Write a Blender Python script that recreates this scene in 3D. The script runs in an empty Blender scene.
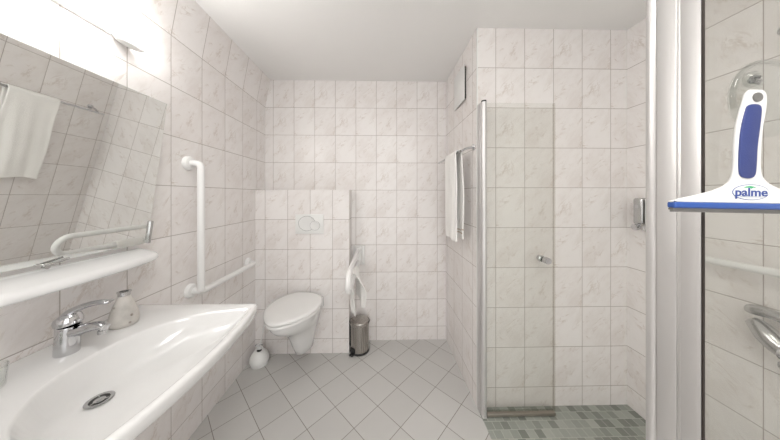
import bpy, bmesh, math, random
from mathutils import Vector, Matrix, noise
random.seed(7)
D = bpy.data
scene = bpy.context.scene
COL = scene.collection
PI = math.pi

# ------------------------------------------------------------------ materials
class NT:
    def __init__(s, m):
        m.use_nodes = True
        s.t = m.node_tree; s.t.nodes.clear()
    def n(s, typ, **kw):
        nd = s.t.nodes.new(typ)
        for k, v in kw.items():
            if k.startswith('i_'):
                key = k[2:]
                key = int(key) if key.isdigit() else key.replace('_', ' ')
                nd.inputs[key].default_value = v
            else:
                setattr(nd, k, v)
        return nd
    def l(s, a, b): s.t.links.new(a, b)
    def math(s, op, a, b=None, clamp=False):
        nd = s.t.nodes.new('ShaderNodeMath'); nd.operation = op; nd.use_clamp = clamp
        for i, v in enumerate((a, b)):
            if v is None: continue
            if isinstance(v, (int, float)): nd.inputs[i].default_value = v
            else: s.l(v, nd.inputs[i])
        return nd.outputs[0]
    def mix(s, f, a, b):
        nd = s.t.nodes.new('ShaderNodeMix'); nd.data_type = 'RGBA'
        for k, v in ((0, f), (6, a), (7, b)):
            if isinstance(v, (int, float)): nd.inputs[k].default_value = v
            elif isinstance(v, tuple): nd.inputs[k].default_value = (*v, 1)
            else: s.l(v, nd.inputs[k])
        return nd.outputs[2]
    def remap(s, v, a, b, c=0.0, d=1.0):
        nd = s.t.nodes.new('ShaderNodeMapRange'); nd.interpolation_type = 'SMOOTHSTEP'
        s.l(v, nd.inputs[0])
        for i, x in enumerate((a, b, c, d)): nd.inputs[i+1].default_value = x
        return nd.outputs[0]
    def out(s, sh):
        o = s.t.nodes.new('ShaderNodeOutputMaterial'); s.l(sh, o.inputs[0])

def plain(name, col, rough=.4, metal=0.0, bump=0.0, bscale=60, var=0.0, vscale=8, coat=0.0, spec=.5, sss=0):
    m = D.materials.new(name); t = NT(m)
    b = t.n('ShaderNodeBsdfPrincipled')
    b.inputs['Roughness'].default_value = rough; b.inputs['Metallic'].default_value = metal
    b.inputs['Coat Weight'].default_value = coat; b.inputs['Specular IOR Level'].default_value = spec
    tc = t.n('ShaderNodeTexCoord')
    nz = t.n('ShaderNodeTexNoise', i_Scale=vscale, i_Detail=4.0); t.l(tc.outputs['Object'], nz.inputs['Vector'])
    dark = tuple(c*(1-var) for c in col)
    t.l(t.mix(nz.outputs[0], dark, tuple(col)), b.inputs['Base Color'])
    if bump:
        n2 = t.n('ShaderNodeTexNoise', i_Scale=bscale, i_Detail=3.0); t.l(tc.outputs['Object'], n2.inputs['Vector'])
        bp = t.n('ShaderNodeBump', i_Strength=bump, i_Distance=.002); t.l(n2.outputs[0], bp.inputs['Height'])
        t.l(bp.outputs[0], b.inputs['Normal'])
    t.out(b.outputs[0]); return m

def marble_tile(name, axis, u0, w, v0=.122, h=.25):
    """glazed pale marble tiles; axis = 0 (runs along X) or 1 (runs along Y)"""
    m = D.materials.new(name); t = NT(m)
    tc = t.n('ShaderNodeTexCoord'); sp = t.n('ShaderNodeSeparateXYZ'); t.l(tc.outputs['Object'], sp.inputs[0])
    u = t.math('DIVIDE', t.math('SUBTRACT', sp.outputs[axis], u0), w)
    v = t.math('DIVIDE', t.math('SUBTRACT', sp.outputs[2], v0), h)
    fu, fv = t.math('FRACT', u), t.math('FRACT', v)
    iu, iv = t.math('FLOOR', u), t.math('FLOOR', v)
    du = t.math('MULTIPLY', t.math('MINIMUM', fu, t.math('SUBTRACT', 1.0, fu)), w)
    dv = t.math('MULTIPLY', t.math('MINIMUM', fv, t.math('SUBTRACT', 1.0, fv)), h)
    d = t.math('MINIMUM', du, dv)
    grout = t.remap(d, .0010, .0021, 1.0, 0.0)
    # marbling, shifted per tile
    cb = t.n('ShaderNodeCombineXYZ'); t.l(iu, cb.inputs[0]); t.l(iv, cb.inputs[1])
    wn = t.n('ShaderNodeTexWhiteNoise', noise_dimensions='3D'); t.l(cb.outputs[0], wn.inputs[0])
    p = t.n('ShaderNodeCombineXYZ')
    t.l(t.math('MULTIPLY', fu, w), p.inputs[0]); t.l(t.math('MULTIPLY', fv, h), p.inputs[1])
    t.l(t.math('MULTIPLY', t.math('FLOOR', t.math('MULTIPLY', wn.outputs[0], 6.0)), 1.7), p.inputs[2])
    rot = t.n('ShaderNodeVectorRotate'); rot.rotation_type = 'Z_AXIS'; rot.inputs['Angle'].default_value = -.9
    t.l(p.outputs[0], rot.inputs['Vector'])
    sc = t.n('ShaderNodeMapping'); sc.inputs['Scale'].default_value = (1.0, 2.1, 1.0); t.l(rot.outputs[0], sc.inputs[0])
    n1 = t.n('ShaderNodeTexNoise', i_Scale=6.0, i_Detail=5.0, i_Roughness=.62, i_Distortion=1.2); t.l(sc.outputs[0], n1.inputs['Vector'])
    vein = t.remap(t.math('ABSOLUTE', t.math('SUBTRACT', n1.outputs[0], .5)), .0, .035, 1.0, 0.0)
    n2 = t.n('ShaderNodeTexNoise', i_Scale=9.0, i_Detail=3.0); t.l(sc.outputs[0], n2.inputs['Vector'])
    patch = t.remap(n2.outputs[0], .45, .68)
    n3 = t.n('ShaderNodeTexNoise', i_Scale=5.0, i_Detail=6.0, i_Roughness=.7); t.l(sc.outputs[0], n3.inputs['Vector'])
    cloud = t.remap(n3.outputs[0], .42, .75)
    base = t.mix(wn.outputs[0], (.822, .787, .767), (.85, .82, .802))
    c = t.mix(t.math('MULTIPLY', cloud, .45), base, (.66, .60, .56))
    c = t.mix(t.math('MULTIPLY', vein, t.math('MULTIPLY', patch, .60)), c, (.57, .495, .435))
    c = t.mix(grout, c, (.42, .375, .34))
    b = t.n('ShaderNodeBsdfPrincipled'); t.l(c, b.inputs['Base Color'])
    t.l(t.remap(grout, 0, 1, .30, .75), b.inputs['Roughness'])
    hgt = t.remap(d, .0008, .0034)
    bp = t.n('ShaderNodeBump', i_Strength=.35, i_Distance=.0015); t.l(hgt, bp.inputs['Height']); t.l(bp.outputs[0], b.inputs['Normal'])
    t.out(b.outputs[0]); return m

def floor_tile():
    m = D.materials.new('grey_floor_tile'); t = NT(m)
    tc = t.n('ShaderNodeTexCoord'); sp = t.n('ShaderNodeSeparateXYZ'); t.l(tc.outputs['Object'], sp.inputs[0])
    r2 = math.sqrt(.5); w = .1875
    a = t.math('MULTIPLY', t.math('ADD', sp.outputs[0], sp.outputs[1]), r2)
    c_ = t.math('MULTIPLY', t.math('SUBTRACT', sp.outputs[1], sp.outputs[0]), r2)
    u = t.math('DIVIDE', t.math('SUBTRACT', a, .8005), w); v = t.math('DIVIDE', t.math('SUBTRACT', c_, 1.0126), w)
    fu, fv = t.math('FRACT', u), t.math('FRACT', v)
    d = t.math('MULTIPLY', t.math('MINIMUM', t.math('MINIMUM', fu, t.math('SUBTRACT', 1.0, fu)), t.math('MINIMUM', fv, t.math('SUBTRACT', 1.0, fv))), w)
    grout = t.remap(d, .0010, .0022, 1.0, 0.0)
    cb = t.n('ShaderNodeCombineXYZ'); t.l(t.math('FLOOR', u), cb.inputs[0]); t.l(t.math('FLOOR', v), cb.inputs[1])
    wn = t.n('ShaderNodeTexWhiteNoise', noise_dimensions='3D'); t.l(cb.outputs[0], wn.inputs[0])
    nz = t.n('ShaderNodeTexNoise', i_Scale=14.0, i_Detail=5.0); t.l(tc.outputs['Object'], nz.inputs['Vector'])
    c = t.mix(wn.outputs[0], (.565, .555, .535), (.61, .60, .58))
    c = t.mix(t.math('MULTIPLY', nz.outputs[0], .25), c, (.50, .49, .47))
    c = t.mix(grout, c, (.225, .205, .18))
    b = t.n('ShaderNodeBsdfPrincipled'); t.l(c, b.inputs['Base Color']); t.l(t.remap(grout, 0, 1, .36, .8), b.inputs['Roughness'])
    bp = t.n('ShaderNodeBump', i_Strength=.3, i_Distance=.0015); t.l(t.remap(d, .0008, .003), bp.inputs['Height']); t.l(bp.outputs[0], b.inputs['Normal'])
    t.out(b.outputs[0]); return m

def mosaic():
    m = D.materials.new('green_shower_mosaic'); t = NT(m)
    tc = t.n('ShaderNodeTexCoord'); sp = t.n('ShaderNodeSeparateXYZ'); t.l(tc.outputs['Object'], sp.inputs[0])
    v = t.math('DIVIDE', t.math('SUBTRACT', sp.outputs[1], 1.257), .048); iv = t.math('FLOOR', v); fv = t.math('FRACT', v)
    off = t.math('MULTIPLY', t.math('MODULO', t.math('ABSOLUTE', iv), 2.0), .4)
    u = t.math('ADD', t.math('DIVIDE', sp.outputs[0], .0465), off); iu = t.math('FLOOR', u); fu = t.math('FRACT', u)
    du = t.math('MULTIPLY', t.math('MINIMUM', fu, t.math('SUBTRACT', 1.0, fu)), .0465)
    dv = t.math('MULTIPLY', t.math('MINIMUM', fv, t.math('SUBTRACT', 1.0, fv)), .048)
    g = t.remap(t.math('MINIMUM', du, dv), .0007, .0016, 1.0, 0.0)
    cb = t.n('ShaderNodeCombineXYZ'); t.l(iu, cb.inputs[0]); t.l(iv, cb.inputs[1])
    wn = t.n('ShaderNodeTexWhiteNoise', noise_dimensions='3D'); t.l(cb.outputs[0], wn.inputs[0])
    nz = t.n('ShaderNodeTexNoise', i_Scale=40.0, i_Detail=4.0); t.l(tc.outputs['Object'], nz.inputs['Vector'])
    cr = t.n('ShaderNodeValToRGB'); e = cr.color_ramp.elements
    e[0].position = 0; e[0].color = (.18, .195, .172, 1); e[1].position = 1; e[1].color = (.45, .465, .43, 1)
    x = e.new(.35); x.color = (.27, .288, .258, 1); x = e.new(.7); x.color = (.37, .388, .355, 1)
    t.l(wn.outputs[0], cr.inputs[0])
    c = t.mix(t.math('MULTIPLY', nz.outputs[0], .4), cr.outputs[0], (.29, .30, .25))
    c = t.mix(g, c, (.52, .53, .48))
    b = t.n('ShaderNodeBsdfPrincipled', i_Roughness=.4); t.l(c, b.inputs['Base Color'])
    t.out(b.outputs[0]); return m

def glass_pane(name, tint, refl=.10, rough=0.0):
    m = D.materials.new(name); t = NT(m)
    tr = t.n('ShaderNodeBsdfTransparent'); tr.inputs[0].default_value = (*tint, 1)
    gl = t.n('ShaderNodeBsdfGlossy', i_Roughness=rough)
    fr = t.n('ShaderNodeFresnel', i_IOR=1.45)
    ge = t.n('ShaderNodeNewGeometry')
    fac = t.math('MULTIPLY', t.math('MULTIPLY', fr.outputs[0], refl*10*.8, True), t.math('SUBTRACT', 1.0, ge.outputs['Backfacing']))
    mx = t.n('ShaderNodeMixShader'); t.l(fac, mx.inputs[0])
    t.l(tr.outputs[0], mx.inputs[1]); t.l(gl.outputs[0], mx.inputs[2]); t.out(mx.outputs[0]); return m

def emit(name, col, st):
    m = D.materials.new(name); t = NT(m)
    e = t.n('ShaderNodeEmission'); e.inputs[0].default_value = (*col, 1); e.inputs[1].default_value = st
    t.out(e.outputs[0]); return m

def brushed(name, col, rough, axis_scale):
    m = D.materials.new(name); t = NT(m)
    tc = t.n('ShaderNodeTexCoord'); mp = t.n('ShaderNodeMapping'); mp.inputs['Scale'].default_value = axis_scale
    t.l(tc.outputs['Object'], mp.inputs[0])
    nz = t.n('ShaderNodeTexNoise', i_Scale=6.0, i_Detail=6.0); t.l(mp.outputs[0], nz.inputs['Vector'])
    b = t.n('ShaderNodeBsdfPrincipled', i_Metallic=1.0)
    t.l(t.mix(nz.outputs[0], tuple(c*.85 for c in col), col), b.inputs['Base Color'])
    t.l(t.remap(nz.outputs[0], .3, .7, rough*.8, rough*1.25), b.inputs['Roughness'])
    t.out(b.outputs[0]); return m

def speckled():
    m = D.materials.new('speckled_stone'); t = NT(m)
    tc = t.n('ShaderNodeTexCoord')
    vz = t.n('ShaderNodeTexVoronoi', i_Scale=42.0); t.l(tc.outputs['Object'], vz.inputs['Vector'])
    nz = t.n('ShaderNodeTexNoise', i_Scale=16.0, i_Detail=5.0); t.l(tc.outputs['Object'], nz.inputs['Vector'])
    c = t.mix(t.remap(nz.outputs[0], .35, .7), (.62, .59, .55), (.44, .42, .39))
    spot = t.math('MULTIPLY', t.remap(vz.outputs[0], .12, .25, 1, 0), t.remap(nz.outputs[0], .45, .6))
    c = t.mix(spot, c, (.20, .16, .13))
    b = t.n('ShaderNodeBsdfPrincipled', i_Roughness=.5); t.l(c, b.inputs['Base Color'])
    bp = t.n('ShaderNodeBump', i_Strength=.5, i_Distance=.002); t.l(nz.outputs[0], bp.inputs['Height']); t.l(bp.outputs[0], b.inputs['Normal'])
    t.out(b.outputs[0]); return m

def cloth_mat(name, col):
    m = D.materials.new(name); t = NT(m)
    tc = t.n('ShaderNodeTexCoord')
    nz = t.n('ShaderNodeTexNoise', i_Scale=260.0, i_Detail=2.0); t.l(tc.outputs['Object'], nz.inputs['Vector'])
    n2 = t.n('ShaderNodeTexNoise', i_Scale=9.0); t.l(tc.outputs['Object'], n2.inputs['Vector'])
    b = t.n('ShaderNodeBsdfPrincipled', i_Roughness=.95)
    b.inputs['Sheen Weight'].default_value = .3; b.inputs['Specular IOR Level'].default_value = .15
    t.l(t.mix(n2.outputs[0], tuple(c*.94 for c in col), col), b.inputs['Base Color'])
    bp = t.n('ShaderNodeBump', i_Strength=.6, i_Distance=.003); t.l(nz.outputs[0], bp.inputs['Height']); t.l(bp.outputs[0], b.inputs['Normal'])
    t.out(b.outputs[0]); return m

M = dict(
    porcelain=plain('white_porcelain', (.76, .755, .745), .14, coat=.5, var=.02),
    seat=plain('white_seat_plastic', (.84, .835, .82), .22, var=.02),
    bar=plain('white_bar_plastic', (.82, .815, .80), .28, var=.02),
    shelf=plain('white_shelf_acrylic', (.82, .82, .815), .15, var=.01),
    plastic=plain('white_plastic', (.82, .82, .80), .35, var=.02),
    ceiling=plain('white_ceiling_paint', (.88, .87, .855), .9, bump=.12, bscale=120, var=.02),
    rear=plain('white_wall_paint', (.80, .78, .76), .9, var=.02),
    chrome=plain('polished_chrome', (.60, .60, .61), .07, 1.0, var=.05),
    chrome_dull=plain('satin_chrome', (.55, .55, .545), .25, 1.0, var=.08),
    dark=plain('gap_shade_dark_plastic', (.03, .028, .026), .6),  # dark colour for gap shade, holes and small dark windows
    black=plain('black_plastic', (.02, .02, .02), .4),
    gasket=plain('black_rubber_gasket', (.025, .018, .014), .6),
    rubber=plain('grey_rubber', (.17, .165, .155), .6),
    blue=plain('blue_plastic', (.03, .095, .36), .32, var=.1),
    bluegrip=plain('blue_grip_rubber', (.035, .055, .21), .5, bump=.3, bscale=500, var=.15),
    white_abs=plain('white_glossy_plastic', (.78, .775, .76), .3),
    logo_white=plain('logo_white_print', (.80, .82, .80), .4),
    logo_blue=plain('logo_blue_print', (.03, .07, .30), .4),
    logo_green=plain('logo_green_print', (.02, .42, .15), .4),
    silver=brushed('mirror_silvering', (.90, .915, .895), .012, (1, 1, 1)),
    steel=brushed('brushed_steel', (.45, .425, .395), .27, (40, 40, .5)),
    alu=brushed('satin_aluminium_profile', (.83, .825, .81), .38, (60, 60, .3)),
    white_alu=plain('white_grey_aluminium', (.68, .67, .66), .45, .75, var=.03),
    alu_dull=brushed('dull_aluminium', (.50, .46, .41), .45, (.5, 40, 40)),
    glass=glass_pane('shower_glass', (.966, .969, .959)),
    clear=glass_pane('clear_acrylic', (.97, .98, .97), .25, .02),
    edge=plain('green_glass_edge', (.55, .62, .57), .2),
    seal=glass_pane('clear_seal_strip', (.90, .89, .87), .12, .2),
    lamp=emit('lamp_glow', (1.0, .985, .965), 12.0),
    fill_lamp=emit('fill_lamp_glow', (1.0, .985, .965), 11.0),  # glow of the added fill lamp
    towel=cloth_mat('white_towel_cloth', (.93, .915, .885)),
    towel_trim=cloth_mat('beige_towel_hem', (.62, .52, .42)),
    stone=speckled(),
    floor=floor_tile(), mosaic=mosaic(),
    t_left=marble_tile('marble_tile_left', 1, 1.920, .1945),
    t_back=marble_tile('marble_tile_back', 0, -.971, .1868),
    t_box=marble_tile('marble_tile_box', 0, -.962, .1868, .122),
    t_boxside=marble_tile('marble_tile_box_side', 1, 2.2, .1868, .122),
    t_mid=marble_tile('marble_tile_middle', 1, 2.02, .1868),
    t_niche=marble_tile('marble_tile_niche', 0, .7215, .1835),
    t_right=marble_tile('marble_tile_right', 1, .886, .1868*1.0),
)

# ------------------------------------------------------------------ helpers
def finish(name, bm, mat, parent=None, smooth=True, angle=38, kind=None):
    bmesh.ops.recalc_face_normals(bm, faces=bm.faces)
    me = D.meshes.new(name); bm.to_mesh(me); bm.free()
    mats = mat if isinstance(mat, (list, tuple)) else [mat]
    for x in mats: me.materials.append(x)
    if smooth:
        for p in me.polygons: p.use_smooth = True
        me.set_sharp_from_angle(angle=math.radians(angle))
    o = D.objects.new(name, me); COL.objects.link(o)
    if parent is not None:
        o.parent = parent
        o.matrix_parent_inverse = Matrix.Translation(-Vector(parent.location))  # children are built in world coordinates
    if kind: o['kind'] = kind
    return o

def thing(name, label, cat, loc=(0, 0, 0), group=None):
    o = D.objects.new(name, None); COL.objects.link(o); o.location = loc; o.empty_display_size = .05
    tag(o, label, cat, group); return o
def tag(o, label, cat, group=None):
    o['label'] = label; o['category'] = cat
    if group: o['group'] = group
    return o

def box(bm, x0, x1, y0, y1, z0, z1, bev=0.0, seg=2, mat=0, mtx=None):
    b = bmesh.new(); bmesh.ops.create_cube(b, size=1)
    for v in b.verts:
        v.co = Vector(((x0+x1)/2+v.co.x*(x1-x0), (y0+y1)/2+v.co.y*(y1-y0), (z0+z1)/2+v.co.z*(z1-z0)))
    if bev: bmesh.ops.bevel(b, geom=list(b.edges), offset=bev, segments=seg, profile=.5, affect='EDGES')
    merge(bm, b, mtx, mat)
def merge(bm, b, mtx=None, mat=0):
    if mtx: bmesh.ops.transform(b, matrix=mtx, verts=b.verts)
    for f in b.faces: f.material_index = mat
    me = D.meshes.new('tmp'); b.to_mesh(me); b.free(); bm.from_mesh(me); D.meshes.remove(me)

def rings(bm, rr, closed=True, cap=True):
    """skin a list of rings (lists of points with equal counts)"""
    vs = [[bm.verts.new(p) for p in r] for r in rr]
    n = len(vs[0])
    for a, b in zip(vs, vs[1:]):
        for i in range(n if closed else n-1):
            j = (i+1) % n
            bm.faces.new((a[i], a[j], b[j], b[i]))
    if cap and closed:
        bm.faces.new(vs[0][::-1]); bm.faces.new(vs[-1])
    return vs

def smooth_path(pts, r, n=8):
    """round the corners of a polyline with radius r"""
    P = [Vector(p) for p in pts]; out = [P[0]]
    for a, b, c in zip(P, P[1:], P[2:]):
        d1 = (a-b); d2 = (c-b); k = min(r, d1.length*.49, d2.length*.49)
        s, e = b+d1.normalized()*k, b+d2.normalized()*k
        for i in range(n+1):
            t = i/n; out.append((1-t)**2*s+2*t*(1-t)*b+t*t*e)
    out.append(P[-1]); return out

def tube(bm, pts, r, n=16, sx=1.0):
    """tube along points; r number or list"""
    P = [Vector(p) for p in pts]
    R = r if isinstance(r, (list, tuple)) else [r]*len(P)
    T = []
    for i in range(len(P)):
        a = P[max(i-1, 0)]; b = P[min(i+1, len(P)-1)]; T.append((b-a).normalized())
    up = Vector((0, 0, 1)) if abs(T[0].z) < .9 else Vector((1, 0, 0))
    N = (up - T[0]*up.dot(T[0])).normalized(); rr = []
    for i, (p, t) in enumerate(zip(P, T)):
        N = (N - t*N.dot(t)).normalized(); B = t.cross(N)
        rr.append([p+(N*math.cos(2*PI*k/n)+B*math.sin(2*PI*k/n)*sx)*R[i] for k in range(n)])
    rings(bm, rr)

def lathe(bm, prof, c=(0, 0, 0), axis='Z', n=32, mtx=None, mat=0, sx=1, sy=1):
    """prof: list of (radius, height)"""
    b = bmesh.new()
    rr = [[(max(r, 1e-5)*math.cos(2*PI*k/n)*sx, max(r, 1e-5)*math.sin(2*PI*k/n)*sy, z) for k in range(n)] for r, z in prof]
    rings(b, rr)
    R = {'Z': Matrix(), 'X': Matrix.Rotation(PI/2, 4, 'Y'), '-X': Matrix.Rotation(-PI/2, 4, 'Y'),
         'Y': Matrix.Rotation(-PI/2, 4, 'X'), '-Y': Matrix.Rotation(PI/2, 4, 'X')}[axis]
    m = Matrix.Translation(c) @ R
    if mtx: m = mtx @ m
    merge(bm, b, m, mat)

def prism(bm, poly, d0, d1, plane='XY', bev=0, mtx=None, mat=0, seg=2):
    """extrude a polygon; plane 'XY' (along Z), 'XZ' (along Y), 'YZ' (along X)"""
    b = bmesh.new()
    def pt(a, c, d): return {'XY': (a, c, d), 'XZ': (a, d, c), 'YZ': (d, a, c)}[plane]
    v0 = [b.verts.new(pt(a, c, d0)) for a, c in poly]; v1 = [b.verts.new(pt(a, c, d1)) for a, c in poly]
    n = len(poly); f0 = b.faces.new(v0); f1 = b.faces.new(v1[::-1])
    for i in range(n): b.faces.new((v0[i], v1[i], v1[(i+1) % n], v0[(i+1) % n]))
    bmesh.ops.recalc_face_normals(b, faces=b.faces)
    if bev:
        es = [e for e in b.edges if (e in f0.edges or e in f1.edges)]
        bmesh.ops.bevel(b, geom=es, offset=bev, segments=seg, profile=.5, affect='EDGES')
    merge(bm, b, mtx, mat)

def sphere(bm, c, r, sc=(1, 1, 1), u=24, v=14, mtx=None):
    b = bmesh.new(); bmesh.ops.create_uvsphere(b, u_segments=u, v_segments=v, radius=r)
    m = Matrix.Translation(c) @ Matrix.Diagonal((*sc, 1))
    if mtx: m = m @ mtx
    merge(bm, b, m)

def interp(tab, x):
    for (a, ya), (b, yb) in zip(tab, tab[1:]):
        if a <= x <= b:
            t = (x-a)/(b-a); t = t*t*(3-2*t) if False else t
            return ya+(yb-ya)*t
    return tab[0][1] if x < tab[0][0] else tab[-1][1]

def catmull(pts, n=6, closed=False):
    out = []; m = len(pts)
    for i in range(m if closed else m-1):
        g = lambda k: Vector(pts[k % m]) if closed else Vector(pts[min(max(k, 0), m-1)])
        p0, p1, p2, p3 = g(i-1), g(i), g(i+1), g(i+2)
        for k in range(n):
            t = k/n
            out.append(.5*((2*p1)+(p2-p0)*t+(2*p0-5*p1+4*p2-p3)*t*t+(3*p1-p0-3*p2+p3)*t**3))
    if not closed: out.append(Vector(pts[-1]))
    return out

# ------------------------------------------------------------------ room dimensions
XL, XM, XR = -1.042, .603, 1.562      # left wall, towel wall, right shower wall
YB, YN, YR = 2.060, 1.393, -1.30      # back wall, shower back wall, wall behind the camera
ZC, ZK = 2.370, 2.122                 # ceiling, height where the left wall starts to lean in
BX, BY, BZ = -.263, 1.898, 1.370      # cistern box: right edge, front, top

# floor
bm = bmesh.new(); box(bm, XL-.1, XM, YR-.1, YB+.1, -.1, 0); box(bm, XM, XR+.1, YR-.1, .40, -.1, 0)
finish('floor', bm, M['floor'], smooth=False, kind='structure')
bm = bmesh.new(); box(bm, XM, XR+.1, .40, YN+.02, -.1, 0)
finish('floor.001', bm, M['mosaic'], smooth=False, kind='structure')
# ceiling
bm = bmesh.new(); box(bm, XL-.1, XR+.1, YR-.1, YB+.1, ZC, ZC+.1)
finish('ceiling', bm, M['ceiling'], smooth=False, kind='structure')
# left wall with its top row of tiles leaning in
bm = bmesh.new()
prism(bm, [(XL-.12, 0), (XL, 0), (XL, ZK), (XL+.046, ZC), (XL-.12, ZC)], YR, YB, 'XZ')
finish('wall_left', bm, M['t_left'], smooth=False, kind='structure')
bm = bmesh.new(); box(bm, XL-.12, XM+.05, YB, YB+.12, 0, ZC)
finish('wall_back', bm, M['t_back'], smooth=False, kind='structure')
# the block between toilet corner and shower: left face carries the towel rail, front face is the shower's back
bm = bmesh.new(); box(bm, XM, XR, YN, YB+.12, 0, ZC)
for f in bm.faces: f.material_index = 1 if abs(f.normal.y) > .5 else 0
finish('wall_middle', bm, [M['t_mid'], M['t_niche']], smooth=False, kind='structure')
bm = bmesh.new(); box(bm, XR, XR+.12, YR, YB+.12, 0, ZC)
finish('wall_right', bm, M['t_right'], smooth=False, kind='structure')
bm = bmesh.new(); box(bm, XL-.12, -.55, YR-.12, YR, 0, ZC); box(bm, .95, XR+.12, YR-.12, YR, 0, ZC); box(bm, -.55, .95, YR-.12, YR, 2.15, ZC)  # doorway opening added so world light fills the room
finish('wall_rear', bm, M['rear'], smooth=False, kind='structure')
# tiled box that hides the cistern
bm = bmesh.new(); box(bm, XL, BX, BY, YB, 0, BZ)
for f in bm.faces: f.material_index = 1 if abs(f.normal.x) > .5 else 0
finish('wall_cistern', bm, [M['t_box'], M['t_boxside']], smooth=False, kind='structure')
# white silicone bead where the walls of the back corner meet, and tile trim of the towel wall corner
bm = bmesh.new(); box(bm, XM-.0015, XM+.006, YN-.0015, YN+.006, 0, ZC, .001)
finish('trim_1', bm, M['plastic'], kind='structure')

# ------------------------------------------------------------------ mirror lamp
t = thing('wall_lamp', 'long white glowing tube lamp on the left wall above the mirror', 'lamp', (XL, .69, 1.94))
bm = bmesh.new(); box(bm, XL, XL+.022, .375, .965, 1.942, 2.02, .004); finish('base_plate', bm, M['plastic'], t)
bm = bmesh.new()
sec = []
for k in range(24):
    a = 2*PI*k/24; ca, sa = math.cos(a), math.sin(a)
    sec.append((.030*abs(ca)**.6*(1 if ca > 0 else -1), .045*abs(sa)**.6*(1 if sa > 0 else -1)))
rr = []
for y, s in ((.372, .55), (.376, .8), (.386, .95), (.40, 1), (.965, 1), (.98, .95), (.990, .8), (.994, .55)):
    rr.append([(XL+.022+.030+x*s, y, 1.990+z*s) for x, z in sec])
rings(bm, rr); finish('lamp_shade', bm, M['lamp'], t)
bm = bmesh.new(); lathe(bm, [(.0, .0), (.022, .0), (.026, .006), (.026, .012), (.0, .014)], (XL+.030, .93, 1.928), sy=2.0, sx=.9); finish('switch', bm, M['plastic'], t)

# ------------------------------------------------------------------ tilting mirror
t = thing('tilting_mirror', 'tilted frameless mirror on the left wall above the white shelf', 'mirror', (-1.0, .675, 1.119))
ang = math.atan2(.085, .60)
MT = Matrix.Translation((-1.010, .687, 1.119)) @ Matrix.Rotation(ang, 4, 'Y')
bm = bmesh.new(); box(bm, 0, .0015, -.308, .308, 0, .606, mtx=MT); finish('mirror_glass', bm, M['silver'], t, smooth=False)
bm = bmesh.new(); box(bm, -.0042, 0, -.309, .309, -.001, .607, .0008, 1, mtx=MT); finish('mirror_back', bm, M['edge'], t, smooth=False)
for y in (-.318, .302):
    bm = bmesh.new()
    box(bm, -.012, .010, y+.001, y+.012, .0, .095, .0015, mtx=MT)
    finish('side_clip', bm, M['chrome_dull'], t)
bm = bmesh.new(); tube(bm, smooth_path([MT @ Vector(p) for p in ((.002, .005, -.002), (.012, .005, -.004), (.012, .055, .006))], .006), .0035, 10)
lathe(bm, [(0, 0), (.006, 0), (.006, .012), (0, .012)], (-1.004, .692, 1.110), 'X', 14)
finish('tilt_lever', bm, M['chrome_dull'], t)
for y in (.42, .93):
    bm = bmesh.new(); box(bm, XL, -1.012, y-.012, y+.012, 1.135, 1.165, .002); finish('wall_bracket', bm, M['chrome_dull'], t)
    bm = bmesh.new(); tube(bm, [(XL, y, 1.60), (-.953, y, 1.60)], .006, 10); finish('tilt_arm', bm, M['chrome_dull'], t)

# ------------------------------------------------------------------ shelf
bm = bmesh.new()
out = []
yc, hw, dp = .68, .318, .152
for k in range(41):
    a = -PI/2+PI*k/40
    out.append((XL+dp*math.cos(a)**.42, yc+hw*math.sin(a)))
def shelf_ring(s, z, sx=None):
    return [(XL+(x-XL)*(sx or s), yc+(y-yc)*s, z) for x, y in out]
rings(bm, [shelf_ring(.90, 1.050, .70), shelf_ring(.985, 1.056, .93), shelf_ring(1, 1.064), shelf_ring(.998, 1.074, .995),
           shelf_ring(.988, 1.081, .975), shelf_ring(.965, 1.087, .88), shelf_ring(.955, 1.097, .45), shelf_ring(.95, 1.098, .25)], closed=True)
tag(finish('bathroom_shelf', bm, M['shelf'], angle=60), 'long white bow-fronted shelf on the wall below the mirror', 'shelf')

# ------------------------------------------------------------------ washbasin
t = thing('washbasin', 'large white wall-hung washbasin with wide shallow bowl on the left wall', 'sink', (XL, .675, .85))
YC, HW, ZT = .678, .315, .855
def front(y):
    q = (y-YC)/HW; return -.490-.040*q*q-.004*q**6
# outer outline, counter-clockwise seen from above, starting at the wall on the far side
outer_pts = []
for k in range(25): y = YC-HW+.012+(2*HW-.024)*k/24; outer_pts.append((front(y), y))
RC = .026
def corner(sg):
    xe = front(YC+HW-RC); cxx, cyy = xe-RC, YC+sg*(HW-RC)
    return [(cxx+RC*math.cos(a), cyy+sg*RC*math.sin(a)) for a in [PI/2*k/8 for k in range(9)]]
outer_pts = []
for k in range(1, 24): y = YC-HW+RC+(2*HW-2*RC)*k/24; outer_pts.append((front(y), y))
outer = [(XL+.002, YC-HW)] + [(XL+.12*j, YC-HW) for j in (1, 2, 3)] + corner(-1)[::-1] + outer_pts + corner(1) + [(XL+.12*j, YC+HW) for j in (3, 2, 1)] + [(XL+.002, YC+HW)]
bowl_ctrl = [(-.560, YC-.272), (-.72, YC-.228), (-.800, YC-.155), (-.838, YC-.08), (-.848, YC), (-.838, YC+.08), (-.800, YC+.155),
             (-.72, YC+.228), (-.560, YC+.272)]
fr = [(front(y)-.024, y) for y in [YC+.255-.51*k/12 for k in range(13)]]
inner = [tuple(v) for v in catmull([(*p, 0) for p in bowl_ctrl[::1]]+[(x, y, 0) for x, y in fr], 6, True)]
inner = [(p[0], p[1]) for p in inner]
CX, CY = -.775, .637
NA = 260
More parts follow.
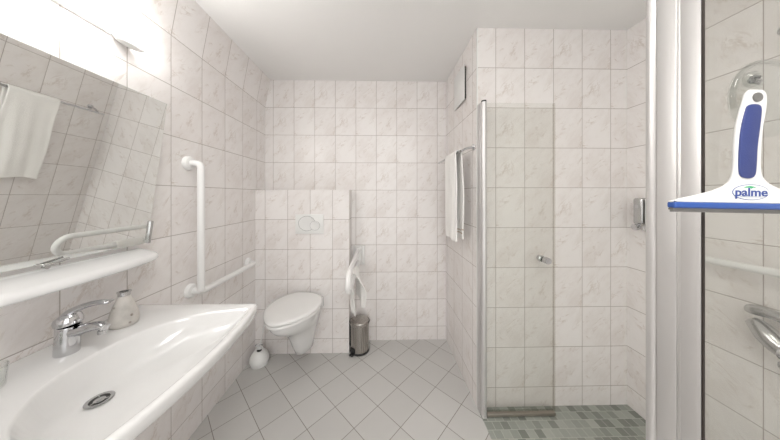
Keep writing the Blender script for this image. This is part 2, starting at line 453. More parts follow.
def radial(poly, a):
    d = Vector((math.cos(a), math.sin(a))); best = None; n = len(poly); o = Vector((CX, CY))
    for i in range(n):
        p = Vector(poly[i]); q = Vector(poly[(i+1) % n]); e = q-p
        det = d.x*(-e.y)+e.x*d.y
        if abs(det) < 1e-9: continue
        r = p-o
        tt = (r.x*(-e.y)+e.x*r.y)/det; ss = (d.x*r.y-d.y*r.x)/det
        if tt > 0 and -1e-6 <= ss <= 1+1e-6: best = tt if best is None else max(best, tt)
    return best
rr = []
angs = [2*PI*k/NA for k in range(NA)]
# make sure the outline's corners are hit
for cx_, cy_ in ((outer[0]), (outer[-1]), (-.560, YC+.270), (-.560, YC-.270)):
    a = math.atan2(cy_-CY, cx_-CX) % (2*PI)
    k = min(range(NA), key=lambda i: abs(angs[i]-a)); angs[k] = a
ri = [radial(inner, a) for a in angs]; ro = [radial(outer, a) for a in angs]
def ring(rad, z): return [(CX+r*math.cos(a), CY+r*math.sin(a), z if not callable(z) else z(a, r)) for a, r in zip(angs, rad)]
zd = .757
prof = [(.0, 0.0), (.12, .0), (.3, .03), (.5, .10), (.66, .22), (.78, .40), (.87, .60), (.93, .78), (.97, .91), (1.0, .985)]
RR = []
for s, h in prof[0:]:
    base = .024 if s == 0 else None
    rad = [.024+(r-.024)*s for r in ri]
    RR.append(ring(rad, zd+(ZT-.002-zd)*h))
RR.append(ring([r+.006 for r in ri], ZT-.0004))
RR.append(ring([max(r+.007, q-.012) for r, q in zip(ri, ro)], ZT))
RR.append(ring([q-.005 for q in ro], ZT-.0012))
RR.append(ring([q-.001 for q in ro], ZT-.005))
RR.append(ring(ro, ZT-.011))
RR.append(ring([q-.002 for q in ro], ZT-.034))
RR.append(ring([q-.008 for q in ro], ZT-.040))
def under(k, z): return ring([q*k for q in ro], z)
RR += [under(.93, ZT-.046), under(.84, ZT-.075), under(.7, ZT-.11), under(.45, ZT-.125), under(.15, ZT-.128)]
# keep everything on the room side of the wall
RR = [[(max(x, XL+.001), y, z) for x, y, z in r] for r in RR]
bm = bmesh.new(); rings(bm, RR); finish('basin', bm, M['porcelain'], t, angle=70)
dr = (CX, CY, zd+.001)
bm = bmesh.new(); lathe(bm, [(.012, 0), (.020, .0), (.0265, .0012), (.028, .003), (.0255, .0042), (.0195, .003), (.019, .0005)], dr, n=36); d1 = finish('drain', bm, M['chrome_dull'], t)
bm = bmesh.new(); lathe(bm, [(0, .0006), (.0192, .0006), (.0192, .0012), (0, .0014)], dr); finish('drain_hole', bm, M['dark'], d1)
bm = bmesh.new(); lathe(bm, [(0, .0018), (.009, .0018), (.0115, .0026), (.010, .0034), (0, .004)], dr, n=28)
for k in range(3):
    a = k*2*PI/3+.4; tube(bm, [(dr[0]+.010*math.cos(a), dr[1]+.010*math.sin(a), dr[2]+.003), (dr[0]+(.0195)*math.cos(a), dr[1]+.0195*math.sin(a), dr[2]+.003)], .0014, 8)
finish('drain_plug', bm, M['chrome_dull'], d1)
bm = bmesh.new(); tube(bm, smooth_path([(CX, CY, zd-.05), (CX, CY, .62), (CX-.07, CY, .57), (CX-.14, CY, .62), (XL+.002, CY, .62)], .05), .018); finish('trap_pipe', bm, M['chrome_dull'], t)

# faucet
t = thing('basin_mixer_tap', 'polished chrome single-lever tap standing on the basin deck', 'faucet', (-.935, .685, ZT))
fx, fy = -.934, .690
bm = bmesh.new()
rr = []
for z, r, dx in ((0, .0235, 0), (.003, .0245, 0), (.03, .0240, .001), (.06, .0235, .003), (.078, .0245, .005), (.082, .0235, .006)):
    rr.append([(fx+dx+r*1.08*math.cos(2*PI*k/32), fy+r*math.sin(2*PI*k/32), ZT+z) for k in range(32)])
rings(bm, rr); finish('body', bm, M['chrome'], t)
bm = bmesh.new()
P = catmull([(fx+.0, fy, ZT+.062), (fx+.035, fy-.002, ZT+.068), (fx+.075, fy-.006, ZT+.080), (fx+.108, fy-.010, ZT+.086), (fx+.128, fy-.012, ZT+.080)], 5)
n = len(P); R = [.0175-.006*min(1, i/n*1.3) for i in range(n)]; R[-1] = .008
tube(bm, P, R, 18); sp_ = finish('spout', bm, M['chrome'], t)
bm = bmesh.new(); lathe(bm, [(0, 0), (.0095, 0), (.010, .010), (0, .012)], (fx+.116, fy-.011, ZT+.063), n=20); finish('aerator', bm, M['chrome_dull'], sp_)
bm = bmesh.new()
rr = []
for z, r, dx in ((.084, .0245, .006), (.088, .027, .005), (.098, .0275, .003), (.108, .025, .003), (.116, .018, .006), (.120, .007, .010)):
    rr.append([(fx+dx+r*1.12*math.cos(2*PI*k/28), fy+r*math.sin(2*PI*k/28), ZT+z+(.25*(r*math.cos(2*PI*k/28)))) for k in range(28)])
rings(bm, rr); lv = finish('cartridge_head', bm, M['chrome'], t)
bm = bmesh.new()
P = catmull([(fx-.016, fy, ZT+.094), (fx+.008, fy-.001, ZT+.119), (fx+.050, fy-.004, ZT+.139), (fx+.095, fy-.008, ZT+.152), (fx+.142, fy-.012, ZT+.158)], 6)
rr = []
for i, p in enumerate(P):
    q = i/(len(P)-1); w = .0175-.0055*q; h = .0115-.0060*q
    if i == len(P)-1: w *= .6; h *= .6
    rr.append([p+Vector((-.25*h*math.sin(2*PI*k/18), w*math.cos(2*PI*k/18), h*math.sin(2*PI*k/18))) for k in range(18)])
rings(bm, rr); finish('lever', bm, M['chrome'], lv)

# soap bottle
t = thing('soap_bottle', 'squat speckled grey stone soap bottle standing on the basin deck', 'bottle', (-.930, .836, ZT))
bm = bmesh.new(); lathe(bm, [(0, 0), (.032, 0), (.0365, .004), (.0385, .014), (.0385, .028), (.0355, .046), (.030, .066), (.0235, .085), (.019, .099), (.0175, .106), (.0, .107)], (-.930, .836, ZT), n=36)
finish('bottle_body', bm, M['stone'], t)
bm = bmesh.new(); lathe(bm, [(.0, .106), (.0165, .106), (.0160, .116), (.0185, .117), (.0185, .121), (.012, .122), (.011, .112), (0, .111)], (-.930, .836, ZT), n=28)
finish('bottle_neck', bm, M['chrome_dull'], t)
# tumbler at the left edge of the frame
bm = bmesh.new(); lathe(bm, [(0, .001), (.028, .001), (.030, .004), (.034, .055), (.0325, .055), (.0285, .007), (0, .006)], (-.945, .553, ZT), n=32)
tag(finish('glass_tumbler', bm, M['clear']), 'small clear glass cup on the basin deck at the left edge of the photo', 'glass')

# ------------------------------------------------------------------ L-shaped grab bar on the left wall
def grab(name, label, P, flanges, r, rad, mat, axis, fr=.039):
    t = thing(name, label, 'grab bar', P[0])
    bm = bmesh.new(); tube(bm, smooth_path(P, rad, 10), r, 20); finish('bar', bm, M[mat], t)
    for c in flanges:
        bm = bmesh.new(); lathe(bm, [(0, 0), (fr, 0), (fr, .008), (fr*.86, .017), (r*1.15, .021), (r*1.1, .024), (0, .024)], c, axis, 32); finish('flange', bm, M[mat], t)
    return t
g = thing('grab_bar', 'white L-shaped grab bar on the left wall beside the toilet', 'grab bar', (XL, 1.24, .8))
GX = XL+.072
bm = bmesh.new()
tube(bm, smooth_path([(XL+.01, 1.238, 1.497), (GX, 1.238, 1.497), (GX, 1.238, .812), ], .045, 10)[:-1] + [Vector((GX, 1.238, .85))] +
     smooth_path([(GX, 1.238, .84), (GX, 1.238, .806), (GX, 1.29, .802)], .034, 8)[1:] + smooth_path([(GX, 1.33, .802), (GX, 1.765, .800), (XL+.01, 1.785, .798)], .045, 10), .0172, 20)
finish('bar', bm, M['bar'], g)
bm = bmesh.new(); tube(bm, [(XL+.01, 1.252, .802), (GX, 1.252, .802)], .0172, 20); finish('bar_leg', bm, M['bar'], g)
for y, z in ((1.238, 1.497), (1.252, .802), (1.785, .798)):
    bm = bmesh.new(); lathe(bm, [(0, 0), (.038, 0), (.038, .010), (.033, .019), (.021, .023), (0, .023)], (XL, y, z), 'X', 32); finish('flange', bm, M['bar'], g)

# ------------------------------------------------------------------ toilet
t = thing('wall_hung_toilet', 'white wall-hung toilet with closed lid on the tiled cistern box', 'toilet', (-.605, BY, 0))
TX, TY = -.592, BY
TA = math.radians(9)
def egg(L, W, back=0.0, n=48, sq=2.3):
    """outline: straight-ish at the wall, round at the front"""
    pts = []
    for k in range(n):
        a = 2*PI*k/n; ca, sa = math.cos(a), math.sin(a)
        e = sq if ca > 0 else max(sq, 3.4)
        y = -math.copysign(abs(ca)**(2/e), ca)             # -1 front .. 1 back
        x = math.copysign(abs(sa)**(2/e), sa)
        q = (y+1)/2                                         # 0 front 1 back
        wx = .68+.32*math.sin(min(1, q/.62)*PI/2) if q < .62 else 1.0-.22*((q-.62)/.38)**1.2
        pts.append((x*W/2*wx, -back-L*(1-q)))
    return pts
def egg_ring(L, W, z, back=0.0, sq=2.05, dz=None):
    return [(TX+x*math.cos(TA)+y*math.sin(TA), min(TY, TY+y*math.cos(TA)-x*math.sin(TA)), z) for x, y in egg(L, W, back, sq=sq)]
bm = bmesh.new()
R_ = [egg_ring(.165, .105, .108, .0, 3), egg_ring(.185, .120, .118, .0, 3), egg_ring(.215, .150, .18, 0, 2.8), egg_ring(.245, .190, .250, 0, 2.6),
      egg_ring(.285, .235, .315, 0, 2.5), egg_ring(.365, .280, .370, 0, 2.4), egg_ring(.435, .312, .412, 0), egg_ring(.466, .330, .445, 0), egg_ring(.476, .338, .478, 0), egg_ring(.472, .334, .484, 0)]
rings(bm, R_); finish('bowl', bm, M['porcelain'], t, angle=70)
bm = bmesh.new(); rings(bm, [egg_ring(.445, .352, .4845, .045), egg_ring(.455, .366, .488, .042), egg_ring(.455, .366, .500, .042), egg_ring(.448, .356, .503, .045)])
finish('seat', bm, M['seat'], t, angle=60)
bm = bmesh.new(); rings(bm, [egg_ring(.444, .340, .5052, .050), egg_ring(.470, .376, .5085, .030), egg_ring(.472, .378, .520, .030), egg_ring(.464, .368, .527, .033), egg_ring(.43, .33, .530, .050), egg_ring(.25, .18, .5315, .13)])
finish('lid', bm, M['seat'], t, angle=60)
for sx in (-1, 1):
    bm = bmesh.new(); lathe(bm, [(0, -.02), (.011, -.02), (.011, .02), (0, .02)], (TX+sx*.078, TY-.026, .498), 'X', 16); finish('hinge', bm, M['seat'], t)
# mounting plate block at the wall
bm = bmesh.new(); box(bm, TX-.120, TX+.120, TY-.045, TY, .40, .484, .012, 3); finish('rear_block', bm, M['porcelain'], t)

# flush plate
t = thing('flush_plate', 'white dual-button flush plate on the cistern box above the toilet', 'flush plate', (-.591, BY, 1.0))
bm = bmesh.new(); box(bm, -.708, -.476, BY-.012, BY, 1.003, 1.166, .003); finish('plate', bm, M['plastic'], t)
for name, cx_, cz_, rx, rz in (('flush_button', -.612, 1.090, .068, .060), ('flush_button', -.545, 1.072, .040, .038)):
    bm = bmesh.new(); lathe(bm, [(.90, .0), (1.0, .0), (1.0, .0015), (.97, .003), (.90, .0022), (.0, .0012)], (0, 0, 0), '-Y', 40, mtx=Matrix.Translation((cx_, BY-(.0118 if rx > .05 else .0136), cz_)) @ Matrix.Diagonal((rx, 1, rz, 1)))
    finish(name, bm, M['white_abs'], t)
    bm = bmesh.new(); lathe(bm, [(.99, .0), (1.035, .0), (1.035, .0010), (.99, .0010)], (0, 0, 0), '-Y', 40, mtx=Matrix.Translation((cx_, BY-(.0118 if rx > .05 else .0136), cz_)) @ Matrix.Diagonal((rx, 1, rz, 1)))
    finish('button_gap', bm, M['rubber'], t)

# ------------------------------------------------------------------ toilet brush
bx, by = -.948, 1.785
t = thing('toilet_brush', 'white egg-shaped toilet brush holder with thin handle on the floor left of the toilet', 'toilet brush', (bx, by, 0))
bm = bmesh.new()
prof = [(0, 0), (.050, 0), (.060, .004)]
for k in range(1, 46):
    a = k/46; z = .004+.124*a
    r = .069*math.sin(PI*(.27+.70*a))**.75 if a < .97 else .018
    prof.append((r*(1+.012*math.sin(a*46*2*PI/3)), z))
prof += [(.022, .128), (.016, .130), (.0, .1305)]
tl = Matrix.Translation((bx, by, 0)) @ Matrix.Rotation(.0, 4, 'X')
lathe(bm, prof, (0, 0, 0), 'Z', 36, mtx=tl); finish('holder', bm, M['plastic'], t, angle=60)
bm = bmesh.new(); lathe(bm, [(0, 0), (.016, .0), (.018, .002), (.0, .003)], (bx+.010, by-.022, .1215), n=20, mtx=None); finish('holder_opening', bm, M['dark'], t)
bm = bmesh.new()
tube(bm, [(bx+.008, by-.012, .12), (bx+.018, by-.012, .19), (bx+.030, by-.010, .25), (bx+.040, by-.008, .31)], [.006, .0045, .0045, .007], 12)
finish('handle', bm, M['plastic'], t)
bm = bmesh.new(); tube(bm, smooth_path([(bx+.030, by-.02, .15), (bx-.02, by-.03, .165), (bx+.0, by-.03, .18), (bx+.035, by-.02, .165)], .012), .003, 8); finish('collar', bm, M['chrome_dull'], t)

# ------------------------------------------------------------------ pedal bin
px_, py_ = -.178, 1.932
t = thing('pedal_bin', 'brushed steel pedal bin on the floor right of the cistern box', 'bin', (px_, py_, 0))
r = .083
bm = bmesh.new(); lathe(bm, [(0, .002), (r-.002, .002), (r, .006), (r, .018), (r-.002, .02), (0, .02)], (px_, py_, 0), n=40); finish('base_ring', bm, M['black'], t)
bm = bmesh.new(); lathe(bm, [(0, .02), (r-.003, .02), (r-.003, .232), (0, .232)], (px_, py_, 0), n=48); finish('bin_body', bm, M['steel'], t)
bm = bmesh.new(); lathe(bm, [(0, .232), (r, .232), (r+.001, .240), (r, .248), (r-.003, .250), (r-.010, .2495), (0, .249)], (px_, py_, 0), n=48); ri_ = finish('rim', bm, M['steel'], t)
bm = bmesh.new(); lathe(bm, [(0, .2502), (r-.003, .2502), (r-.003, .255), (r-.008, .262), (r-.03, .268), (0, .271)], (px_, py_, 0), n=48); finish('bin_lid', bm, M['steel'], t)
bm = bmesh.new(); tube(bm, [(px_+(r+.001)*math.cos(a), py_+(r+.001)*math.sin(a), .2510) for a in [.0+PI*k/24 for k in range(-3, 28)]], .0028, 8); finish('carry_handle', bm, M['black'], t)
a = math.radians(232)
PM = Matrix.Translation((px_, py_, 0)) @ Matrix.Rotation(a, 4, 'Z')
bm = bmesh.new(); box(bm, r-.004, r+.026, -.018, .018, .004, .016, .004, mtx=PM); pd = finish('pedal', bm, M['black'], t)
bm = bmesh.new(); box(bm, r-.006, r+.004, -.022, .022, .016, .060, .004, mtx=PM); finish('pedal_housing', bm, M['black'], t)
bm = bmesh.new(); box(bm, r-.006, r+.003, -.010, .010, .060, .235, .003, mtx=Matrix.Translation((px_, py_, 0)) @ Matrix.Rotation(math.radians(200), 4, 'Z')); finish('hinge_strip', bm, M['black'], t)

# ------------------------------------------------------------------ hinged support rail beside toilet
UX = -.194
t = thing('support_rail', 'white U-shaped hinged support rail on the back wall above the steel bin', 'grab bar', (UX, YB, .78))
bm = bmesh.new(); box(bm, UX-.052, UX+.052, YB-.018, YB, .695, .870, .008, 3); finish('wall_plate', bm, M['bar'], t)
bm = bmesh.new(); box(bm, UX-.026, UX+.026, YB-.070, YB-.018, .715, .862, .012, 3); finish('hinge_block', bm, M['bar'], t)
bm = bmesh.new()
arc = [(UX, 1.405-.060*math.sin(PI*k/14), .785+.056*math.cos(PI*k/14)) for k in range(15)]
tube(bm, [(UX, YB-.05, .838)]+[(UX, 1.9, .841)]+arc+[(UX, 1.9, .729), (UX, YB-.05, .735)], .0165, 18)
finish('bar', bm, M['bar'], t)

# small towel thrown over the rail
def drape(name, mat, fn, nu, nv, thick, parent=None):
    bm = bmesh.new(); V = [[bm.verts.new(fn(i/nu, j/nv)) for j in range(nv+1)] for i in range(nu+1)]
    for i in range(nu):
        for j in range(nv): bm.faces.new((V[i][j], V[i+1][j], V[i+1][j+1], V[i][j+1]))
    bmesh.ops.recalc_face_normals(bm, faces=bm.faces)
    me = D.meshes.new(name); bm.to_mesh(me); bm.free()
    o = D.objects.new(name, me); COL.objects.link(o)
    md = o.modifiers.new('s', 'SOLIDIFY'); md.thickness = thick; md.offset = 0
    md = o.modifiers.new('b', 'SUBSURF'); md.levels = 1; md.render_levels = 1
    dg = bpy.context.evaluated_depsgraph_get(); me2 = D.meshes.new_from_object(o.evaluated_get(dg))
    o.modifiers.clear(); o.data = me2; D.meshes.remove(me)
    for x in (mat if isinstance(mat, list) else [mat]): me2.materials.append(x)
    for p in me2.polygons: p.use_smooth = True
    if parent:
        o.parent = parent; o.matrix_parent_inverse = Matrix.Translation(-Vector(parent.location))
    return o
def small(u, v):
    # a little towel folded over the lower bar, left tail long and narrow, right side billowing out
    L1, L2, wr, zb = .320, .240, .070, .7315
    s = u*(L1+L2+wr)-L1
    rad = .0225
    if s < 0:
        q = -s; z = zb-q; k = min(1, q/.12); x = UX-rad-.006*k+.020*(q/L1)**2; squeeze = 1-.45*q/L1
    elif s > wr:
        q = s-wr; z = zb-q*(.93+.1*math.sin(v*5)); k = min(1, q/.12); x = UX+rad+.006*k+.05*q+.010*math.sin(PI*min(1, q/L2)); squeeze = 1.0
    else:
        a = PI*s/wr; x = UX-rad*math.cos(a); z = zb+rad*math.sin(a); k = 0; squeeze = 1
    f = math.sin(v*2*PI*1.6+s*7)
    x += .008*f*k+(.5-v)*k*(.045 if s < 0 else .075)
    y = 1.73+(v-.5)*.17*squeeze+.012*math.sin(s*17+v*3)*k
    return (x, y, z)
o = drape('hand_towel', M['towel'], small, 44, 26, .007)
tag(o, 'small crumpled white towel hanging over the support rail above the bin', 'towel')

# ------------------------------------------------------------------ towel rail and bath towel
RX, RZ = .508, 1.604
t = thing('towel_rail', 'thin chrome towel rail on the wall left of the shower', 'towel rail', (XM, 1.70, RZ))
bm = bmesh.new(); tube(bm, [(RX, 1.416, RZ), (RX, 1.945, RZ)], .0075, 14); finish('rail', bm, M['chrome'], t)
for y in (1.437, 1.920):
    bm = bmesh.new(); lathe(bm, [(0, 0), (.020, 0), (.020, .005), (.017, .008), (0, .009)], (XM, y, RZ+.030), '-X', 24)
    finish('flange', bm, M['chrome'], t)
    bm = bmesh.new(); tube(bm, smooth_path([(XM-.004, y, RZ+.030), (XM-.040, y, RZ+.026), (RX, y-.012, RZ)], .02), .0075, 14); finish('bracket', bm, M['chrome'], t)
def big(u, v):
    y = 1.446+.230*v
    LF, LB = .580, .572; wrap = .07
    s = u*(LF+LB+wrap)-LF
    if s < 0: z = RZ+s; x = RX-.0205; k = min(1, -s/.25)
    elif s > wrap: q = s-wrap; z = RZ-q; x = RX+.0205; k = min(1, q/.25)
    else: a = PI*s/wrap; x = RX-.0205*math.cos(a); z = RZ-.006+.0205*math.sin(a); k = 0
    w = .005*math.sin(v*9+1.2)+.0025*math.sin(v*23+s*4)
    side = -1 if s < wrap/2 else 1
    x += w*k+side*-.003*k
    if side > 0: x = min(x+.012*k, XM-.012)
    z += .006*math.sin(v*7)*k*(-1 if s < 0 else 1)
    y += .004*math.sin(s*13)*k
    if side > 0: y += .004+.010*k
    return (x, y, z)
o = drape('bath_towel', [M['towel'], M['towel_trim']], big, 70, 22, .009)
for p in o.data.polygons:
    c = p.center
    if 1.072 < c.z < 1.080 or 1.092 < c.z < 1.100: p.material_index = 1 if c.x > RX else 0
tag(o, 'long white towel folded over the chrome towel rail', 'towel')

# ------------------------------------------------------------------ vent cover
t = thing('vent_cover', 'square white ventilation cover high on the wall left of the shower', 'vent', (XM, 1.67, 2.0))
bm = bmesh.new(); box(bm, XM-.012, XM, 1.572, 1.765, 2.010, 2.235, .001); finish('vent_gap_shade', bm, M['dark'], t)  # backing coloured dark to stand in for the shadow gap behind the cover
bm = bmesh.new(); box(bm, XM-.017, XM-.012, 1.565, 1.778, 1.995, 2.248, .002); finish('cover_panel', bm, M['white_abs'], t)

# ------------------------------------------------------------------ shower enclosure
# far jamb
t = thing('shower_door_post', 'slim aluminium door post at the shower back wall', 'shower post', (.612, 1.36, 0))
bm = bmesh.new(); box(bm, .603, .628, 1.350, YN, .0, 1.885, .003); finish('wall_channel', bm, M['white_alu'], t)
bm = bmesh.new(); lathe(bm, [(0, .014), (.0165, .014), (.0165, 1.880), (0, 1.880)], (.6180, 1.332, 0), n=28); finish('pivot_tube', bm, M['white_alu'], t)
bm = bmesh.new(); lathe(bm, [(0, 1.880), (.0165, 1.880), (.014, 1.890), (.0, 1.893)], (.6180, 1.332, 0), n=24); finish('end_cap', bm, M['black'], t)
bm = bmesh.new(); box(bm, .607, .633, 1.320, 1.346, .0, .0055, .003); finish('foot', bm, M['plastic'], t)

def leaf(loc, label):
    x0, y0 = loc
    t = thing('shower_door', label, 'shower door', (x0, y0, .02), 'pair of glass shower doors')
    bm = bmesh.new(); box(bm, x0, x0+.402, y0-.003, y0+.003, .036, 1.877, .0008, 1); finish('glass_pane', bm, M['glass'], t, smooth=False)
    bm = bmesh.new(); box(bm, x0+.402, x0+.413, y0-.005, y0+.005, .020, 1.877, .001, 1); finish('edge_seal', bm, M['seal'], t, smooth=False)
    bm = bmesh.new(); box(bm, x0, x0+.413, y0-.009, y0+.009, .006, .024, .002); finish('bottom_rail', bm, M['alu_dull'], t)
    bm = bmesh.new(); box(bm, x0, x0+.402, y0-.004, y0+.004, .022, .040, .001, 1); finish('bottom_seal', bm, M['seal'], t, smooth=False)
    kx, kz = x0+.344, .940
    bm = bmesh.new(); lathe(bm, [(0, -.044), (.0175, -.044), (.019, -.040), (.019, -.014), (.011, -.010), (.011, -.003)], (kx, y0, kz), 'Y', 28)
    lathe(bm, [(.011, .003), (.011, .010), (.019, .014), (.019, .034), (.0175, .038), (0, .038)], (kx, y0, kz), 'Y', 28)
    finish('knob', bm, M['chrome'], t)
    return t
leaf((.6355, 1.332), 'clear glass shower door standing open by the far post, chrome knob visible')
leaf((.636, .490), 'clear glass shower door standing open behind the squeegee pane')

# near jamb: round pivot tube and two stacked profiles
t = thing('shower_corner_post', 'tall white aluminium corner post of the shower at the right of the photo', 'shower post', (.61, .45, 0))
bm = bmesh.new(); lathe(bm, [(0, .014), (.0128, .014), (.0128, 1.880), (0, 1.880)], (.6125, .4905, 0), n=28); finish('pivot_tube', bm, M['white_alu'], t)
bm = bmesh.new(); box(bm, .600, .614, .4445, .4770, 0, 1.885, .0015); finish('inner_profile', bm, M['white_alu'], t)
bm = bmesh.new(); box(bm, .6010, .612, .4380, .4445, 0, 1.885, .0008); box(bm, .6003, .612, .4402, .4422, 0, 1.885, .0005); finish('profile_groove', bm, M['alu'], t)
bm = bmesh.new(); box(bm, .5995, .6065, .4085, .4380, 0, 1.885, .0015); finish('outer_profile', bm, M['white_alu'], t)
bm = bmesh.new(); box(bm, .5995, .6030, .4055, .4083, 0, 1.885, .0004); finish('gasket', bm, M['gasket'], t)
bm = bmesh.new(); box(bm, .597, .628, .4145, .505, 0, .013, .003); finish('foot', bm, M['plastic'], t)
# fixed side pane
t = thing('shower_side_panel', 'fixed clear glass side pane of the shower with a squeegee hanging on it', 'glass panel', (1.08, .405, 0))
bm = bmesh.new(); box(bm, .6035, XR-.02, .402, .408, .013, 1.885, .0008, 1); finish('glass_pane', bm, M['glass'], t, smooth=False)
bm = bmesh.new(); box(bm, XR-.024, XR, .396, .414, .0, 1.885, .002); finish('wall_channel', bm, M['white_alu'], t)
bm = bmesh.new(); box(bm, .6285, XR-.024, .397, .413, .0, .016, .002); finish('bottom_rail', bm, M['white_alu'], t)

# ------------------------------------------------------------------ squeegee on a suction hook
SY = .383
SM = Matrix.Translation((.638, SY, 1.328)) @ Matrix.Rotation(math.radians(-3), 4, 'Z') @ Matrix.Rotation(math.radians(1.0), 4, 'Y') @ Matrix.Scale(.93, 4)
t = thing('squeegee', 'white and blue shower squeegee hanging by its handle on the glass pane', 'squeegee', (.655, SY, 1.33))
left = [(-.1375, -.0195), (-.1375, -.0165), (-.112, -.0095), (-.080, -.0015), (-.055, .007), (-.036, .018), (-.028, .032), (-.0255, .052),
        (-.0250, .085), (-.0225, .12), (-.0165, .150), (-.0100, .174), (-.0070, .185), (-.001, .1925)]
right = [(.019, .1925), (.0255, .187), (.0280, .176), (.0270, .155), (.0225, .125), (.0200, .085), (.0195, .052), (.023, .032), (.036, .018), (.058, .008), (.085, -.0005), (.112, -.0085), (.1375, -.0165), (.1375, -.0195)]
lp = [(p.x, p.y) for p in catmull([(a, b, 0) for a, b in left], 4)]; rp = [(p.x, p.y) for p in catmull([(a, b, 0) for a, b in right], 4)]
# body with a hanging hole at the top of the handle
bm = bmesh.new(); prism(bm, lp+rp, -.009, -.0015, 'XZ', bev=.0028, mtx=SM, seg=3); finish('body', bm, M['white_abs'], t, angle=50)
bm = bmesh.new(); box(bm, -.1380, .1380, -.0130, .0010, -.0300, -.0185, .003, 3, mtx=SM); bh = finish('blade_holder', bm, M['blue'], t)
bm = bmesh.new(); prism(bm, [(-.1375, -.0295), (.1375, -.0295), (.1375, -.037), (.1365, -.0375), (-.1365, -.0375), (-.1375, -.037)], -.008, -.004, 'XZ', mtx=SM)
box(bm, -.1375, .1375, -.0095, -.001, -.0335, -.0295, .001, mtx=SM); finish('rubber_blade', bm, M['rubber'], t)
gp = []
for x, z in ((-.0230, .045), (-.0228, .085), (-.0200, .12), (-.0130, .153), (-.0085, .162), (.002, .1645), (.0115, .162), (.0145, .153), (.0125, .125), (.0085, .085), (.0070, .045), (.0035, .031), (-.006, .027), (-.0190, .031)): gp.append((x, z, 0))
gp = [(p.x, p.y) for p in catmull(gp, 5, True)]
bm = bmesh.new(); prism(bm, gp, -.0115, -.0085, 'XZ', bev=.0012, mtx=SM); finish('grip', bm, M['bluegrip'], t, angle=50)
bm = bmesh.new(); lathe(bm, [(.40, 0), (1, 0), (1, .0016), (.8, .0020), (.40, .0008)], (0, 0, 0), '-Y', 28, mtx=SM @ Matrix.Translation((.0085, -.0090, .1775)) @ Matrix.Diagonal((.0085, 1, .0085, 1))); finish('hanging_eye', bm, M['rubber'], t)
# logo: oval, lettering, leaf
LZ = .0015
bm = bmesh.new(); lathe(bm, [(0, 0), (1, 0), (1, .0004), (0, .0004)], (0, 0, 0), '-Y', 48, mtx=SM @ Matrix.Translation((-.0, -.0090, LZ)) @ Matrix.Diagonal((.0325, 1, .0145, 1))); lg = finish('logo_badge', bm, M['logo_blue'], t)
bm = bmesh.new(); lathe(bm, [(0, 0), (1, 0), (1, .0003), (0, .0003)], (0, 0, 0), '-Y', 48, mtx=SM @ Matrix.Translation((-.0, -.0094, LZ)) @ Matrix.Diagonal((.0316, 1, .0136, 1))); finish('badge_face', bm, M['logo_white'], lg)
for o in (bpy.context.scene.objects[-1:] if False else []): pass
def text(s, size, loc, mat, mtx, parent, name, bold=.0):
    cu = D.curves.new(name, 'FONT'); cu.body = s; cu.size = size; cu.align_x = 'CENTER'; cu.align_y = 'CENTER'; cu.extrude = .0002; cu.offset = bold
    o = D.objects.new(name, cu); COL.objects.link(o)
    dg = bpy.context.evaluated_depsgraph_get(); me = D.meshes.new_from_object(o.evaluated_get(dg)); D.objects.remove(o); D.curves.remove(cu)
    me.transform(mtx @ Matrix.Translation(loc) @ Matrix.Rotation(PI/2, 4, 'X') @ Matrix.Diagonal((1.12, 1, 1, 1)))
    me.materials.append(mat)
    o = D.objects.new(name, me); COL.objects.link(o); o.parent = parent
    return o
tx = text('palme', .0215, (-.0, -.0100, LZ-.0005), M['logo_blue'], SM, t, 'lettering', .0004)
tx.matrix_parent_inverse = Matrix.Translation(-Vector(t.location))
bm = bmesh.new()
prism(bm, [(-.0135, .0085), (-.009, .0110), (-.002, .0120), (.005, .0108), (.009, .0085), (.003, .0092), (.0005, .0070), (-.0025, .0092), (-.0075, .0088)], -.0100, -.0096, 'XZ', mtx=SM @ Matrix.Translation((0, 0, LZ-.0005)))
finish('leaf_mark', bm, M['logo_green'], t, smooth=False)
bm = bmesh.new(); prism(bm, [(-.019, -.0072), (.021, -.0072), (.021, -.0078), (-.019, -.0078)], -.0100, -.0096, 'XZ', mtx=SM @ Matrix.Translation((0, 0, LZ-.001)))
finish('underline_mark', bm, M['logo_blue'], t, smooth=False)

t = thing('suction_hook', 'clear round suction hook on the glass pane above the squeegee', 'hook', (.714, .4, 1.495))
bm = bmesh.new(); lathe(bm, [(0, .001), (.070, .001), (.0715, .0025), (.066, .005), (.045, .009), (.020, .012), (.0, .013)], (.708, .402, 1.502), '-Y', 44); finish('suction_cup', bm, M['clear'], t)
bm = bmesh.new()
tube(bm, [(.708-.067*math.cos(a), .3965, 1.502+.067*math.sin(a)) for a in [PI*k/30-.3 for k in range(33)]], .0035, 10)
finish('cup_rim', bm, M['clear'], t)
bm = bmesh.new()
lathe(bm, [(0, 0), (.013, 0), (.014, .006), (.010, .010), (.007, .010), (.006, .004)], (.660, .390, 1.530), '-Y', 24)
tube(bm, smooth_path([(.690, .393, 1.528), (.660, .388, 1.530), (.648, .378, 1.522), (.646, .372, 1.528)], .008), .0045, 10)
finish('hook_arm', bm, M['clear'], t)

# ------------------------------------------------------------------ right shower wall fittings
t = thing('shower_grab_bar', 'straight white grab rail on the right shower wall behind the glass', 'grab bar', (XR, .9, 1.03))
bm = bmesh.new(); tube(bm, smooth_path([(XR-.005, 1.13, 1.030), (XR-.062, 1.13, 1.030), (XR-.062, .62, 1.030), (XR-.005, .62, 1.030)], .04, 8), .0155, 18); finish('bar', bm, M['bar'], t)
for y in (1.13, .62):
    bm = bmesh.new(); lathe(bm, [(0, 0), (.036, 0), (.036, .009), (.030, .017), (.018, .02), (0, .02)], (XR, y, 1.030), '-X', 28); finish('flange', bm, M['bar'], t)

